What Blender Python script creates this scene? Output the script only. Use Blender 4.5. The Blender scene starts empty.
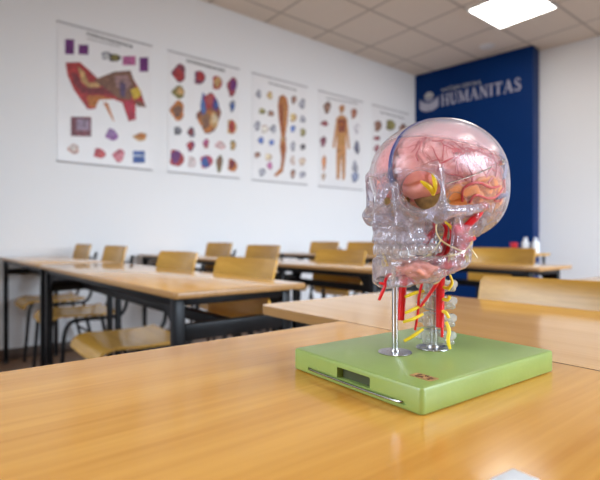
import bpy, bmesh, math, random
import numpy as np
from mathutils import Vector, Matrix, noise

random.seed(7)
S = bpy.context.scene
COL = S.collection
R = math.radians

# ------------------------------------------------------------------ view
CAM = Vector((0, 0, 0.87))
SY, CY = 0.7793, 0.6266
FWD, RGT = Vector((CY, SY, 0)), Vector((SY, -CY, 0))

def pt(px, py, z):
    """a point of the room z metres in front of the lens plane"""
    return CAM + FWD * z + RGT * ((px - 300) / 468 * z) + Vector((0, 0, (240 - py) / 468 * z))

# ------------------------------------------------------------------ materials
def nodes(name):
    m = bpy.data.materials.new(name); m.use_nodes = True
    nt = m.node_tree; nt.nodes.clear()
    return m, nt, nt.nodes.new, nt.links.new

def principled(name, col, rough=.5, metal=0, spec=.5, bump=0, bscale=40, var=0, vscale=6, coat=0, emit=None, sheen=0, trans=0):
    m, nt, N, L = nodes(name)
    o = N('ShaderNodeOutputMaterial'); b = N('ShaderNodeBsdfPrincipled'); L(b.outputs[0], o.inputs[0])
    b.inputs['Base Color'].default_value = (*col, 1); b.inputs['Roughness'].default_value = rough
    b.inputs['Metallic'].default_value = metal; b.inputs['Specular IOR Level'].default_value = spec
    b.inputs['Coat Weight'].default_value = coat; b.inputs['Coat Roughness'].default_value = .06
    b.inputs['Transmission Weight'].default_value = trans
    tc = N('ShaderNodeTexCoord')
    if var:
        n = N('ShaderNodeTexNoise'); n.inputs['Scale'].default_value = vscale; n.inputs['Detail'].default_value = 5
        L(tc.outputs['Object'], n.inputs['Vector'])
        r = N('ShaderNodeValToRGB'); L(n.outputs['Fac'], r.inputs[0])
        r.color_ramp.elements[0].position = .3; r.color_ramp.elements[1].position = .7
        r.color_ramp.elements[0].color = (*[c * (1 - var) for c in col], 1)
        r.color_ramp.elements[1].color = (*[min(1, c * (1 + var)) for c in col], 1)
        L(r.outputs[0], b.inputs['Base Color'])
    if bump:
        n2 = N('ShaderNodeTexNoise'); n2.inputs['Scale'].default_value = bscale; n2.inputs['Detail'].default_value = 4
        L(tc.outputs['Object'], n2.inputs['Vector'])
        bp = N('ShaderNodeBump'); bp.inputs['Strength'].default_value = bump; bp.inputs['Distance'].default_value = .002
        L(n2.outputs['Fac'], bp.inputs['Height']); L(bp.outputs[0], b.inputs['Normal'])
    if emit:
        b.inputs['Emission Color'].default_value = (*emit[0], 1); b.inputs['Emission Strength'].default_value = emit[1]
    return m

def wood(name, light, dark, axis=0, scale=1.0, rough=.2, spec=.5, bumps=.05, contrast=1.0, coat=0):
    m, nt, N, L = nodes(name)
    o = N('ShaderNodeOutputMaterial'); b = N('ShaderNodeBsdfPrincipled'); L(b.outputs[0], o.inputs[0])
    tc = N('ShaderNodeTexCoord'); mp = N('ShaderNodeMapping'); L(tc.outputs['Object'], mp.inputs['Vector'])
    sc = [22 * scale] * 3; sc[axis] = 1.3 * scale
    mp.inputs['Scale'].default_value = sc
    n = N('ShaderNodeTexNoise'); n.inputs['Scale'].default_value = 1.6; n.inputs['Detail'].default_value = 7
    n.inputs['Roughness'].default_value = .62; n.inputs['Distortion'].default_value = .5
    L(mp.outputs[0], n.inputs['Vector'])
    mp2 = N('ShaderNodeMapping'); L(tc.outputs['Object'], mp2.inputs['Vector'])
    sc2 = [190 * scale] * 3; sc2[axis] = 7 * scale
    mp2.inputs['Scale'].default_value = sc2
    n2 = N('ShaderNodeTexNoise'); n2.inputs['Scale'].default_value = 1.0; n2.inputs['Detail'].default_value = 3
    L(mp2.outputs[0], n2.inputs['Vector'])
    mx = N('ShaderNodeMix'); mx.data_type = 'FLOAT'; mx.inputs[0].default_value = .3
    L(n.outputs['Fac'], mx.inputs[2]); L(n2.outputs['Fac'], mx.inputs[3])
    r = N('ShaderNodeValToRGB'); L(mx.outputs[0], r.inputs[0])
    e = r.color_ramp.elements
    e[0].position = .5 - .17 / contrast; e[0].color = (*dark, 1)
    e[1].position = .5 + .13 / contrast; e[1].color = (*light, 1)
    L(r.outputs[0], b.inputs['Base Color'])
    b.inputs['Roughness'].default_value = rough; b.inputs['Specular IOR Level'].default_value = spec
    b.inputs['Coat Weight'].default_value = coat; b.inputs['Coat Roughness'].default_value = .05
    bp = N('ShaderNodeBump'); bp.inputs['Strength'].default_value = bumps; bp.inputs['Distance'].default_value = .0006
    L(mx.outputs[0], bp.inputs['Height']); L(bp.outputs[0], b.inputs['Normal'])
    return m

def clear_plastic(name, tint, body, amount, glass, ior=1.3, bump=.25, bscale=90, edge=.45, rough=.035, refl=.05):
    """cast clear resin: mostly see-through, a little milky, glossy skin"""
    m, nt, N, L = nodes(name)
    o = N('ShaderNodeOutputMaterial')
    tr = N('ShaderNodeBsdfTransparent'); tr.inputs[0].default_value = (*tint, 1)
    gl = N('ShaderNodeBsdfGlass'); gl.inputs['Color'].default_value = (*tint, 1); gl.inputs['IOR'].default_value = ior
    gl.inputs['Roughness'].default_value = rough
    df = N('ShaderNodeBsdfDiffuse'); df.inputs[0].default_value = (*body, 1)
    tl = N('ShaderNodeBsdfTranslucent'); tl.inputs[0].default_value = (*body, 1)
    gs = N('ShaderNodeBsdfGlossy'); gs.inputs['Roughness'].default_value = rough
    tc = N('ShaderNodeTexCoord'); n = N('ShaderNodeTexNoise'); n.inputs['Scale'].default_value = bscale; n.inputs['Detail'].default_value = 2.5
    L(tc.outputs['Object'], n.inputs['Vector'])
    bp = N('ShaderNodeBump'); bp.inputs['Strength'].default_value = bump; bp.inputs['Distance'].default_value = .004
    L(n.outputs['Fac'], bp.inputs['Height'])
    for s in (gl, gs, df): L(bp.outputs[0], s.inputs['Normal'])
    m1 = N('ShaderNodeMixShader'); m1.inputs[0].default_value = glass; L(tr.outputs[0], m1.inputs[1]); L(gl.outputs[0], m1.inputs[2])
    m2 = N('ShaderNodeMixShader'); m2.inputs[0].default_value = .45; L(df.outputs[0], m2.inputs[1]); L(tl.outputs[0], m2.inputs[2])
    lw = N('ShaderNodeLayerWeight'); lw.inputs['Blend'].default_value = .3; L(bp.outputs[0], lw.inputs['Normal'])
    mr = N('ShaderNodeMapRange'); L(lw.outputs['Facing'], mr.inputs[0])
    mr.inputs[3].default_value = amount; mr.inputs[4].default_value = amount + edge
    m3 = N('ShaderNodeMixShader'); L(mr.outputs[0], m3.inputs[0]); L(m1.outputs[0], m3.inputs[1]); L(m2.outputs[0], m3.inputs[2])
    lf = N('ShaderNodeLayerWeight'); lf.inputs['Blend'].default_value = .5; L(bp.outputs[0], lf.inputs['Normal'])
    pw = N('ShaderNodeMath'); pw.operation = 'POWER'; L(lf.outputs['Facing'], pw.inputs[0]); pw.inputs[1].default_value = 4
    fr = N('ShaderNodeMapRange'); L(pw.outputs[0], fr.inputs[0]); fr.inputs[3].default_value = refl; fr.inputs[4].default_value = .95
    m4 = N('ShaderNodeMixShader'); L(fr.outputs[0], m4.inputs[0]); L(m3.outputs[0], m4.inputs[1]); L(gs.outputs[0], m4.inputs[2])
    L(m4.outputs[0], o.inputs[0])
    return m

M = {}
M['wall'] = principled('wall_paint', (.82, .82, .83), .75, bump=.06, bscale=120)
M['floor'] = wood('floor_vinyl', (.30, .17, .095), (.17, .09, .05), 0, .6, .35)
M['base'] = principled('dark_skirting', (.10, .06, .04), .45, var=.2)
M['tabletop'] = wood('beech_laminate', (.76, .385, .075), (.58, .255, .035), 0, .8, .17, .5)
M['tabletop_y'] = wood('beech_laminate_pale', (.80, .44, .13), (.66, .33, .075), 1, .8, .11, .9)
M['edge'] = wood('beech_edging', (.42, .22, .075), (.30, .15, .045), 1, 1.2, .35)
M['ply'] = wood('varnished_plywood', (.60, .33, .06), (.45, .23, .035), 1, 1.1, .25)
M['plyedge'] = principled('ply_edge', (.30, .15, .04), .5, var=.3, vscale=60)
M['black'] = principled('black_steel', (.006, .006, .007), .4, spec=.25, var=.2, vscale=30)
M['blackplastic'] = principled('black_plastic', (.018, .018, .022), .5, var=.2, vscale=30)
M['green'] = principled('green_plastic', (.29, .40, .10), .34, spec=.8, var=.06, vscale=25, bump=.05, bscale=300)
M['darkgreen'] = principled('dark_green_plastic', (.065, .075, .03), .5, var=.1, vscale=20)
M['chrome'] = principled('chrome', (.58, .58, .60), .24, 1, var=.06, vscale=40)
M['steel'] = principled('steel_wire', (.45, .45, .42), .25, 1, var=.06, vscale=40)
M['sticker'] = principled('tan_sticker', (.42, .24, .09), .55, var=.35, vscale=160)
M['stickerink'] = principled('sticker_ink', (.10, .025, .015), .55, var=.3, vscale=200)
M['panel'] = principled('navy_panel', (.0008, .024, .12), .5, spec=.10, var=.06, vscale=2)
M['white'] = principled('white_print', (.38, .38, .48), .6, var=.03, vscale=30)
M['paper'] = principled('poster_paper', (.80, .79, .80), .4, var=.02, vscale=8)
M['rail'] = principled('poster_rail', (.42, .41, .42), .4, var=.1, vscale=12)
M['whitepl'] = principled('white_plastic', (.75, .77, .80), .35, var=.03, vscale=20)
M['redpl'] = principled('red_plastic', (.65, .02, .04), .4, var=.1, vscale=20)
M['lamp'] = principled('lamp_diffuser', (.9, .9, .9), .5, var=.01, emit=((1, .95, .89), 10))
M['lampframe'] = principled('lamp_frame', (.75, .75, .74), .5, var=.03)
M['frame'] = principled('window_frame', (.75, .75, .75), .4, var=.03)
M['artery'] = principled('artery_red', (.72, .006, .012), .28, var=.15, vscale=60)
M['dartery'] = principled('fine_artery_red', (.60, .03, .035), .4, var=.2, vscale=60)
M['vein'] = principled('vein_blue', (.035, .045, .20), .35, var=.2, vscale=60)
M['yellow'] = principled('nerve_yellow', (.85, .62, .02), .35, var=.1, vscale=60)
M['cream'] = principled('nerve_cream', (.85, .72, .38), .35, var=.1, vscale=60)
M['skin'] = principled('gland_pink', (.62, .10, .12), .4, var=.6, vscale=90)
M['orange'] = principled('temporal_orange', (.90, .30, .10), .45, spec=.2, var=.3, vscale=70)
M['bone'] = clear_plastic('clear_resin_bone', (.93, .92, .97), (.80, .79, .91), .15, .66, 1.32, 1.0, 95, .24)
M['jaw'] = clear_plastic('clear_resin_jaw', (.95, .93, .97), (.86, .84, .93), .09, .60, 1.27, .8, 95, .26)
M['calotte'] = clear_plastic('clear_resin_calotte', (.985, .98, .99), (.93, .92, .95), .05, .04, 1.1, .10, 30, .30, .2, .018)
M['cap'] = clear_plastic('clear_resin_cap', (.985, .98, .99), (.93, .93, .97), .17, .05, 1.1, .10, 30, .34, .2, .018)
M['tooth'] = clear_plastic('clear_resin_tooth', (.96, .95, .96), (.92, .89, .90), .15, .35, 1.2, .1, 60, .35)
M['vertebra'] = clear_plastic('clear_resin_vertebra', (.95, .95, .93), (.84, .85, .80), .24, .35, 1.2, .5, 110, .35)
M['salmon'] = principled('muscle_salmon', (.92, .36, .27), .5, spec=.2, var=.25, vscale=110)
M['orbit'] = principled('orbit_muscle_brown', (.30, .17, .05), .45, var=.45, vscale=120)

def brain_mat():
    m, nt, N, L = nodes('brain_pink')
    o = N('ShaderNodeOutputMaterial'); b = N('ShaderNodeBsdfPrincipled'); L(b.outputs[0], o.inputs[0])
    tc = N('ShaderNodeTexCoord'); n = N('ShaderNodeTexNoise'); n.inputs['Scale'].default_value = 38; n.inputs['Detail'].default_value = 4
    L(tc.outputs['Object'], n.inputs['Vector'])
    r = N('ShaderNodeValToRGB'); L(n.outputs['Fac'], r.inputs[0]); e = r.color_ramp.elements
    e[0].position = .32; e[0].color = (.78, .22, .22, 1)
    e[1].position = .68; e[1].color = (.93, .47, .42, 1)
    L(r.outputs[0], b.inputs['Base Color']); b.inputs['Roughness'].default_value = .35
    b.inputs['Specular IOR Level'].default_value = .2
    return m
M['brain'] = brain_mat()

def ceiling_mat():
    m, nt, N, L = nodes('ceiling_tiles')
    o = N('ShaderNodeOutputMaterial'); b = N('ShaderNodeBsdfPrincipled'); L(b.outputs[0], o.inputs[0])
    b.inputs['Roughness'].default_value = .9
    g = N('ShaderNodeNewGeometry'); sp = N('ShaderNodeSeparateXYZ'); L(g.outputs['Position'], sp.inputs[0])
    def line(out, off, step, w):
        a = N('ShaderNodeMath'); a.operation = 'SUBTRACT'; L(sp.outputs[out], a.inputs[0]); a.inputs[1].default_value = off - step * 40
        mo = N('ShaderNodeMath'); mo.operation = 'PINGPONG'; L(a.outputs[0], mo.inputs[0]); mo.inputs[1].default_value = step / 2
        c = N('ShaderNodeMath'); c.operation = 'LESS_THAN'; L(mo.outputs[0], c.inputs[0]); c.inputs[1].default_value = w
        return c
    a = line('X', 2.74, .643, .014); c = line('Y', 3.715, .593, .014)
    mx = N('ShaderNodeMath'); mx.operation = 'MAXIMUM'; L(a.outputs[0], mx.inputs[0]); L(c.outputs[0], mx.inputs[1])
    n = N('ShaderNodeTexNoise'); n.inputs['Scale'].default_value = 60
    L(g.outputs['Position'], n.inputs['Vector'])
    r = N('ShaderNodeValToRGB'); L(n.outputs['Fac'], r.inputs[0])
    r.color_ramp.elements[0].color = (.74, .66, .57, 1); r.color_ramp.elements[1].color = (.82, .74, .65, 1)
    mc = N('ShaderNodeMix'); mc.data_type = 'RGBA'; L(mx.outputs[0], mc.inputs[0]); L(r.outputs[0], mc.inputs[6])
    mc.inputs[7].default_value = (.50, .44, .38, 1)
    L(mc.outputs[2], b.inputs['Base Color'])
    return m
M['ceiling'] = ceiling_mat()

def pane_mat():
    m, nt, N, L = nodes('window_glass')
    o = N('ShaderNodeOutputMaterial'); t = N('ShaderNodeBsdfTransparent'); g = N('ShaderNodeBsdfGlossy'); g.inputs['Roughness'].default_value = .02
    f = N('ShaderNodeFresnel'); x = N('ShaderNodeMixShader'); L(f.outputs[0], x.inputs[0]); L(t.outputs[0], x.inputs[1]); L(g.outputs[0], x.inputs[2]); L(x.outputs[0], o.inputs[0])
    return m
M['pane'] = pane_mat()

INK = {}
def ink(col):
    k = tuple(round(c, 3) for c in col)
    if k not in INK:
        INK[k] = principled('print_ink', k, .5, var=.45, vscale=38)
    return INK[k]

# ------------------------------------------------------------------ mesh builder
class MB:
    def __init__(s): s.v, s.f, s.m, s.mats, s.cur = [], [], [], [], 0
    def mat(s, m):
        if m not in s.mats: s.mats.append(m)
        s.cur = s.mats.index(m); return s
    def add(s, vs, fs):
        o = len(s.v); s.v += [Vector(v) for v in vs]
        for f in fs: s.f.append([o + i for i in f]); s.m.append(s.cur)
        return s
    def rbox(s, c, d, bev=.003, seg=2, rot=None):
        bm = bmesh.new(); bmesh.ops.create_cube(bm, size=1)
        for v in bm.verts: v.co = Vector((v.co.x * d[0], v.co.y * d[1], v.co.z * d[2]))
        if bev: bmesh.ops.bevel(bm, geom=bm.edges[:], offset=bev, segments=seg, profile=.5, affect='EDGES')
        for v in bm.verts:
            if rot: v.co = rot @ v.co
            v.co += Vector(c)
        bm.verts.index_update()
        s.add([v.co.copy() for v in bm.verts], [[v.index for v in f.verts] for f in bm.faces]); bm.free(); return s
    def prism(s, poly, z0, z1, bev=.0):
        """rounded plate from a closed outline"""
        n = len(poly); rings = []
        if bev:
            c = sum((Vector(p) for p in poly), Vector((0, 0))) / n
            def ins(k):
                out = []
                for i in range(n):
                    a, b, d = Vector(poly[i - 1]), Vector(poly[i]), Vector(poly[(i + 1) % n])
                    t = (d - a).normalized(); nn = Vector((-t.y, t.x))
                    out.append(b + nn * k)
                return out
            for dz, k in ((0, bev), (bev * .3, bev * .3), (bev, 0)): rings.append((z0 + dz, ins(k)))
            for dz, k in ((bev, 0), (bev * .3, bev * .3), (0, bev)): rings.append((z1 - dz, ins(k)))
        else: rings = [(z0, [Vector(p) for p in poly]), (z1, [Vector(p) for p in poly])]
        vs = [(p.x, p.y, z) for z, r in rings for p in r]; fs = []
        for k in range(len(rings) - 1):
            for i in range(n):
                j = (i + 1) % n; fs.append([k * n + i, k * n + j, (k + 1) * n + j, (k + 1) * n + i])
        side = s.cur
        s.add(vs, fs); o = len(s.v) - len(vs)
        s.f.append([o + i for i in range(n)][::-1]); s.m.append(side)
        s.f.append([o + (len(rings) - 1) * n + i for i in range(n)]); s.m.append(getattr(s, 'top', side))
        return s
    def tube(s, pts, r, seg=10, smooth=0, cap=True):
        pts = [Vector(p) for p in pts]
        rr = list(r) if isinstance(r, (list, tuple)) else [r] * len(pts)
        if smooth and len(pts) > 2:
            q, qr = [], []
            for i in range(len(pts) - 1):
                p0, p1, p2, p3 = pts[max(i - 1, 0)], pts[i], pts[i + 1], pts[min(i + 2, len(pts) - 1)]
                for k in range(smooth):
                    t = k / smooth
                    q.append(.5 * ((2 * p1) + (p2 - p0) * t + (2 * p0 - 5 * p1 + 4 * p2 - p3) * t * t + (3 * p1 - p0 - 3 * p2 + p3) * t ** 3))
                    qr.append(rr[i] * (1 - t) + rr[i + 1] * t)
            q.append(pts[-1]); qr.append(rr[-1]); pts, rr = q, qr
        n = len(pts); u = None; vs = []
        for i in range(n):
            t = (pts[min(i + 1, n - 1)] - pts[max(i - 1, 0)]).normalized()
            if u is None:
                u = t.orthogonal().normalized()
            else:
                u = (u - t * u.dot(t))
                u = u.normalized() if u.length > 1e-6 else t.orthogonal().normalized()
            w = t.cross(u)
            for k in range(seg):
                a = 2 * math.pi * k / seg
                vs.append(pts[i] + (u * math.cos(a) + w * math.sin(a)) * rr[i])
        fs = [[i * seg + k, i * seg + (k + 1) % seg, (i + 1) * seg + (k + 1) % seg, (i + 1) * seg + k] for i in range(n - 1) for k in range(seg)]
        if cap: fs += [list(range(seg))[::-1], [(n - 1) * seg + k for k in range(seg)]]
        return s.add(vs, fs)
    def lathe(s, c, prof, seg=32):
        """profile of (radius, height) about a vertical axis, closed at both ends"""
        c = Vector(c); n = len(prof)
        vs = [c + Vector((max(r, 1e-5) * math.cos(2 * math.pi * k / seg), max(r, 1e-5) * math.sin(2 * math.pi * k / seg), h)) for r, h in prof for k in range(seg)]
        fs = [[i * seg + k, i * seg + (k + 1) % seg, (i + 1) * seg + (k + 1) % seg, (i + 1) * seg + k] for i in range(n - 1) for k in range(seg)]
        fs += [list(range(seg))[::-1], [(n - 1) * seg + k for k in range(seg)]]
        return s.add(vs, fs)
    def build(s, name, m=None, parent=None, off=(0, 0, 0), smooth=True, angle=40):
        me = bpy.data.meshes.new(name); off = Vector(off)
        me.from_pydata([tuple(v - off) for v in s.v], [], s.f); me.update()
        mats = s.mats if s.mats else [m]
        for q in mats: me.materials.append(M[q] if isinstance(q, str) else q)
        if s.mats: me.polygons.foreach_set('material_index', s.m)
        if smooth:
            me.polygons.foreach_set('use_smooth', [True] * len(me.polygons))
            me.set_sharp_from_angle(angle=R(angle))
        o = bpy.data.objects.new(name, me); COL.objects.link(o)
        if parent: o.parent = parent
        return o

def mesh_np(name, V, F, m, parent=None, off=(0, 0, 0)):
    me = bpy.data.meshes.new(name)
    me.from_pydata((np.asarray(V) - np.array(off)).tolist(), [], np.asarray(F).tolist()); me.update()
    me.polygons.foreach_set('use_smooth', [True] * len(me.polygons))
    me.materials.append(M[m]); o = bpy.data.objects.new(name, me); COL.objects.link(o)
    if parent: o.parent = parent
    return o

def thing(name, label, cat, loc=(0, 0, 0), rz=0, group=None):
    o = bpy.data.objects.new(name, None); COL.objects.link(o); o.empty_display_size = .05
    o.location = loc; o.rotation_euler = (0, 0, rz); return tag(o, label, cat, group)
def tag(o, label, cat, group=None):
    o['label'] = label; o['category'] = cat
    if group: o['group'] = group
    return o
def struct(o): o['kind'] = 'structure'; return o
def dup(root, loc, rz, label, group=None):
    r = root.copy(); COL.objects.link(r); r.location = loc; r.rotation_euler = (0, 0, rz); r['label'] = label
    if group: r['group'] = group
    for ch in list(root.children):
        c = ch.copy(); COL.objects.link(c); c.parent = r
        for g in list(ch.children):
            d = g.copy(); COL.objects.link(d); d.parent = c
    return r

def round_rect(x0, y0, x1, y1, r, n=5):
    out = []
    for cx, cy, a0 in ((x1 - r, y0 + r, -90), (x1 - r, y1 - r, 0), (x0 + r, y1 - r, 90), (x0 + r, y0 + r, 180)):
        for k in range(n + 1):
            a = R(a0 + 90 * k / n); out.append((cx + r * math.cos(a), cy + r * math.sin(a)))
    return out

# ------------------------------------------------------------------ the room
ZC = 3.11; YL = 3.985; YR = -2.4; XR = -2.2
bd = Vector((.1545, -.988, 0)); bn = Vector((-.988, -.1545, 0))       # along the end wall / into the room
Q = Vector((5.69, 2.504, 0))
def endx(y): return Q.x + (y - Q.y) * bd.x / bd.y
A0, A1 = Vector((endx(YL), YL, 0)), Vector((endx(YR), YR, 0))

def slab(name, poly, z0, z1, m):
    b = MB(); b.prism(poly, z0, z1); return struct(b.build(name, m, smooth=False))
outline = [(XR, YR), (A1.x, YR), (A0.x, YL), (XR, YL)]
slab('floor', outline, -.08, 0, 'floor')
slab('ceiling', outline, ZC, ZC + .08, 'ceiling')
slab('wall_left', [(XR, YL), (A0.x + .2, YL), (A0.x + .2, YL + .12), (XR, YL + .12)], 0, ZC, 'wall')
slab('wall_back', [(A1.x, A1.y), (A1.x + .15, A1.y), (A0.x + .15, A0.y), (A0.x, A0.y)], 0, ZC, 'wall')
# near wall; its unseen window is added to brighten skull and chair fronts
NW = (.2, 2.2); b = MB()
for y0, y1, z0, z1 in ((YR, NW[0], 0, ZC), (NW[1], YL, 0, ZC), (*NW, 0, .9), (*NW, 2.6, ZC)):
    b.rbox((XR - .06, (y0 + y1) / 2, (z0 + z1) / 2), (.12, y1 - y0, z1 - z0), 0)
struct(b.build('wall_near', 'wall', smooth=False))
b = MB()
for y in (NW[0] + .03, sum(NW) / 2, NW[1] - .03): b.rbox((XR - .06, y, 1.75), (.07, .06, 1.7), .006)
for z in (.93, 2.57): b.rbox((XR - .06, sum(NW) / 2, z), (.07, NW[1] - NW[0], .06), .006)
f = struct(b.build('window_3', 'frame'))
b = MB(); b.rbox((XR - .06, sum(NW) / 2, 1.75), (.006, NW[1] - NW[0] - .05, 1.62), 0); b.build('pane', 'pane', f)
# window wall behind the camera's right shoulder
wins = [(1.1, 2.9), (3.6, 5.4)]
b = MB(); xs = XR
for a, c in wins + [(A1.x, A1.x)]:
    b.rbox(((xs + a) / 2, YR - .1, ZC / 2), (a - xs, .2, ZC), 0)
    if c > a:
        b.rbox(((a + c) / 2, YR - .1, .45), (c - a, .2, .9), 0)
        b.rbox(((a + c) / 2, YR - .1, (2.6 + ZC) / 2), (c - a, .2, ZC - 2.6), 0)
    xs = c
struct(b.build('wall_right', 'wall', smooth=False))
for i, (a, c) in enumerate(wins):
    b = MB(); w = .06; y = YR - .1
    for x in (a + w / 2, (a + c) / 2, c - w / 2): b.rbox((x, y, 1.75), (w, .07, 1.7), .006)
    for z in (.9 + w / 2, 2.6 - w / 2): b.rbox(((a + c) / 2, y, z), (c - a, .07, w), .006)
    b.rbox(((a + c) / 2, YR + .02, .89), (c - a + .1, .3, .03), .006)
    f = struct(b.build('window_%d' % (i + 1), 'frame'))
    p = MB(); p.rbox(((a + c) / 2, y, 1.75), (c - a - .05, .006, 1.62), 0); p.build('pane', 'pane', f)
# skirting
b = MB(); b.rbox(((XR + A0.x) / 2, YL - .008, .04), (A0.x - XR, .016, .08), .003); struct(b.build('baseboard_left', 'base'))
L_ = (A1 - A0).length; rotb = Matrix.Rotation(math.atan2(bd.y, bd.x), 3, 'Z')
b = MB(); mid = (A0 + A1) / 2 + bn * .008; b.rbox((mid.x, mid.y, .04), (L_, .016, .08), .003, rot=rotb); struct(b.build('baseboard_back', 'base'))

# navy panel with the school's name
P0 = Vector((5.214, YL, 0)); PW = 1.495; PT = .2415
PE = Vector((5.445, 2.508, 0))
root = thing('sign_panel', 'tall navy blue wall panel with white book emblem and HUMANITAS lettering', 'sign', (PE.x, PE.y, 0))
b = MB()
top = ZC - .006
c0 = P0 + bd * .002; c1 = PE
b.prism([(c0.x, c0.y), ((c0 - bn * (PT - .002)).x, (c0 - bn * (PT - .002)).y), ((c1 - bn * (PT - .002)).x, (c1 - bn * (PT - .002)).y), (c1.x, c1.y)], .004, top)
b.build('board', 'panel', root, root.location, smooth=False)

def on_panel(u, h, out=.002):
    """u metres from the wall corner along the panel, h height"""
    return P0 + bd * u + bn * out + Vector((0, 0, h))
def panel_uv(px, py):
    # where the line of sight through a picture point meets the panel face
    d = FWD + RGT * ((px - 300) / 468) + Vector((0, 0, (240 - py) / 468))
    t = (P0 - CAM).dot(bn) / d.dot(bn); p = CAM + d * t
    return (p - P0).dot(bd), p.z
def plate(polys, name, m, parent, thick=.006):
    b = MB()
    for poly in polys:
        n = len(poly)
        vs = [on_panel(u, h, .0005) for u, h in poly] + [on_panel(u, h, thick) for u, h in poly]
        b.add(vs, [[i, (i + 1) % n, n + (i + 1) % n, n + i] for i in range(n)] + [[n + i for i in range(n)]])
    return b.build(name, m, parent, root.location, smooth=False)

def seg(p, q, w):
    p, q = Vector(p), Vector(q); t = (q - p).normalized(); n = Vector((-t.y, t.x)) * (w / 2)
    return [tuple(p + n), tuple(q + n), tuple(q - n), tuple(p - n)]
def glyph(ch):
    T, t, sw = .2, .08, .4; P = []
    def ser(x, y, w=sw): P.append(seg((x - w / 2, y), (x + w / 2, y), .06))
    if ch == 'H':
        P += [seg((.2, 0), (.2, 1), T), seg((.8, 0), (.8, 1), T), seg((.2, .52), (.8, .52), t)]
        for x in (.2, .8): ser(x, .03); ser(x, .97)
        w = 1.0
    elif ch == 'U':
        pts = [(.2, 1), (.2, .35), (.28, .12), (.48, .03), (.68, .12), (.76, .35), (.76, 1)]
        for i in range(6): P.append(seg(pts[i], pts[i + 1], T if i < 3 else t + .03))
        ser(.2, .97); ser(.76, .97, .34); w = .95
    elif ch == 'M':
        P += [seg((.16, 0), (.2, 1), t), seg((.2, 1), (.58, .05), T), seg((.58, .05), (.96, 1), t), seg((.98, 1), (1.0, 0), T)]
        ser(.16, .03, .32); ser(1.0, .03); ser(.16, .97, .3); ser(1.0, .97, .34); w = 1.2
    elif ch == 'A':
        P += [seg((.14, 0), (.5, 1), t), seg((.48, 1), (.84, 0), T), seg((.28, .36), (.7, .36), t)]
        ser(.14, .03, .32); ser(.84, .03); w = 1.0
    elif ch == 'N':
        P += [seg((.2, 0), (.2, 1), t), seg((.2, 1), (.82, .02), T), seg((.82, .02), (.82, 1), t)]
        ser(.2, .03, .32); ser(.16, .97, .3); ser(.82, .97, .32); w = 1.02
    elif ch == 'I':
        P += [seg((.22, 0), (.22, 1), T)]; ser(.22, .03); ser(.22, .97); w = .46
    elif ch == 'T':
        P += [seg((.44, 0), (.44, 1), T), seg((.04, .95), (.84, .95), t + .02), seg((.07, .98), (.07, .75), .06), seg((.81, .98), (.81, .75), .06)]; ser(.44, .03); w = .9
    else:  # S
        pts = [(.62, .78), (.52, .93), (.34, .97), (.16, .88), (.14, .72), (.28, .58), (.5, .46), (.62, .3), (.56, .11), (.36, .03), (.16, .1), (.08, .26)]
        for i in range(len(pts) - 1): P.append(seg(pts[i], pts[i + 1], .1 + .09 * math.exp(-((i - 5.5) / 2.2) ** 2)))
        w = .74
    return P, w
uL, hL = panel_uv(441, 106.5); uR, _ = panel_uv(521.5, 92); _, hT = panel_uv(441, 95)
hh = hT - hL
gl = [glyph(c) for c in 'HUMANITAS']; tot = sum(w for _, w in gl) + .06 * 8
kx = (uR - uL) / tot; x = 0; polys = []
for P, w in gl:
    for q in P: polys.append([(uL + (x + a) * kx, hL + c * hh) for a, c in q])
    x += w + .06
plate(polys, 'lettering', 'white', root)
# small line above
fc = bpy.data.curves.new('tagline', 'FONT'); fc.body = 'WYŻSZA SZKOŁA'; fc.size = 1; fc.extrude = .01
to = bpy.data.objects.new('tagline', fc); COL.objects.link(to); bpy.context.view_layer.update()
me = bpy.data.meshes.new_from_object(to.evaluated_get(bpy.context.evaluated_depsgraph_get())); bpy.data.objects.remove(to)
xx = [v.co.x for v in me.vertices]; yy = [v.co.y for v in me.vertices]
u0, h0 = panel_uv(441, 92.5); u1, _ = panel_uv(481, 84.5); _, h1 = panel_uv(441, 88.5)
for v in me.vertices:
    p = on_panel(u0 + (v.co.x - min(xx)) / (max(xx) - min(xx)) * (u1 - u0), h0 + (v.co.y - min(yy)) / (max(yy) - min(yy)) * (h1 - h0) * 1.2, .004 if v.co.z > 0 else .0005)
    v.co = p - root.location
me.materials.append(M['rail']); o = bpy.data.objects.new('tagline', me); COL.objects.link(o); o.parent = root
# open book emblem: two page leaves under a rounded cover
u0, h0 = panel_uv(420, 112); u1, h1 = panel_uv(438.5, 92.5); uw, hw = u1 - u0, 0
_, h0 = panel_uv(429, 111.5); _, h1 = panel_uv(429, 92)
uw = u1 - u0; hw = h1 - h0
def bk(l): return [(u0 + a * uw, h0 + c * hw) for a, c in l]
plate([bk([(0, .2), (.12, .1), (.3, .02), (.49, .0), (.49, .42), (.3, .46), (.1, .58), (0, .7)]),
       bk([(.51, 0), (.7, .02), (.88, .1), (1, .2), (1, .7), (.9, .58), (.7, .46), (.51, .42)]),
       bk([(.22, .62), (.35, .55), (.5, .52), (.65, .55), (.78, .62), (.66, .66), (.5, .62), (.34, .66)])], 'book_emblem', 'white', root)
plate([bk([(.25, .7), (.34, .72), (.5, .68), (.66, .72), (.75, .7), (.72, .88), (.6, .98), (.5, 1), (.4, .98), (.28, .88)])], 'book_pages', 'rail', root)

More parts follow.
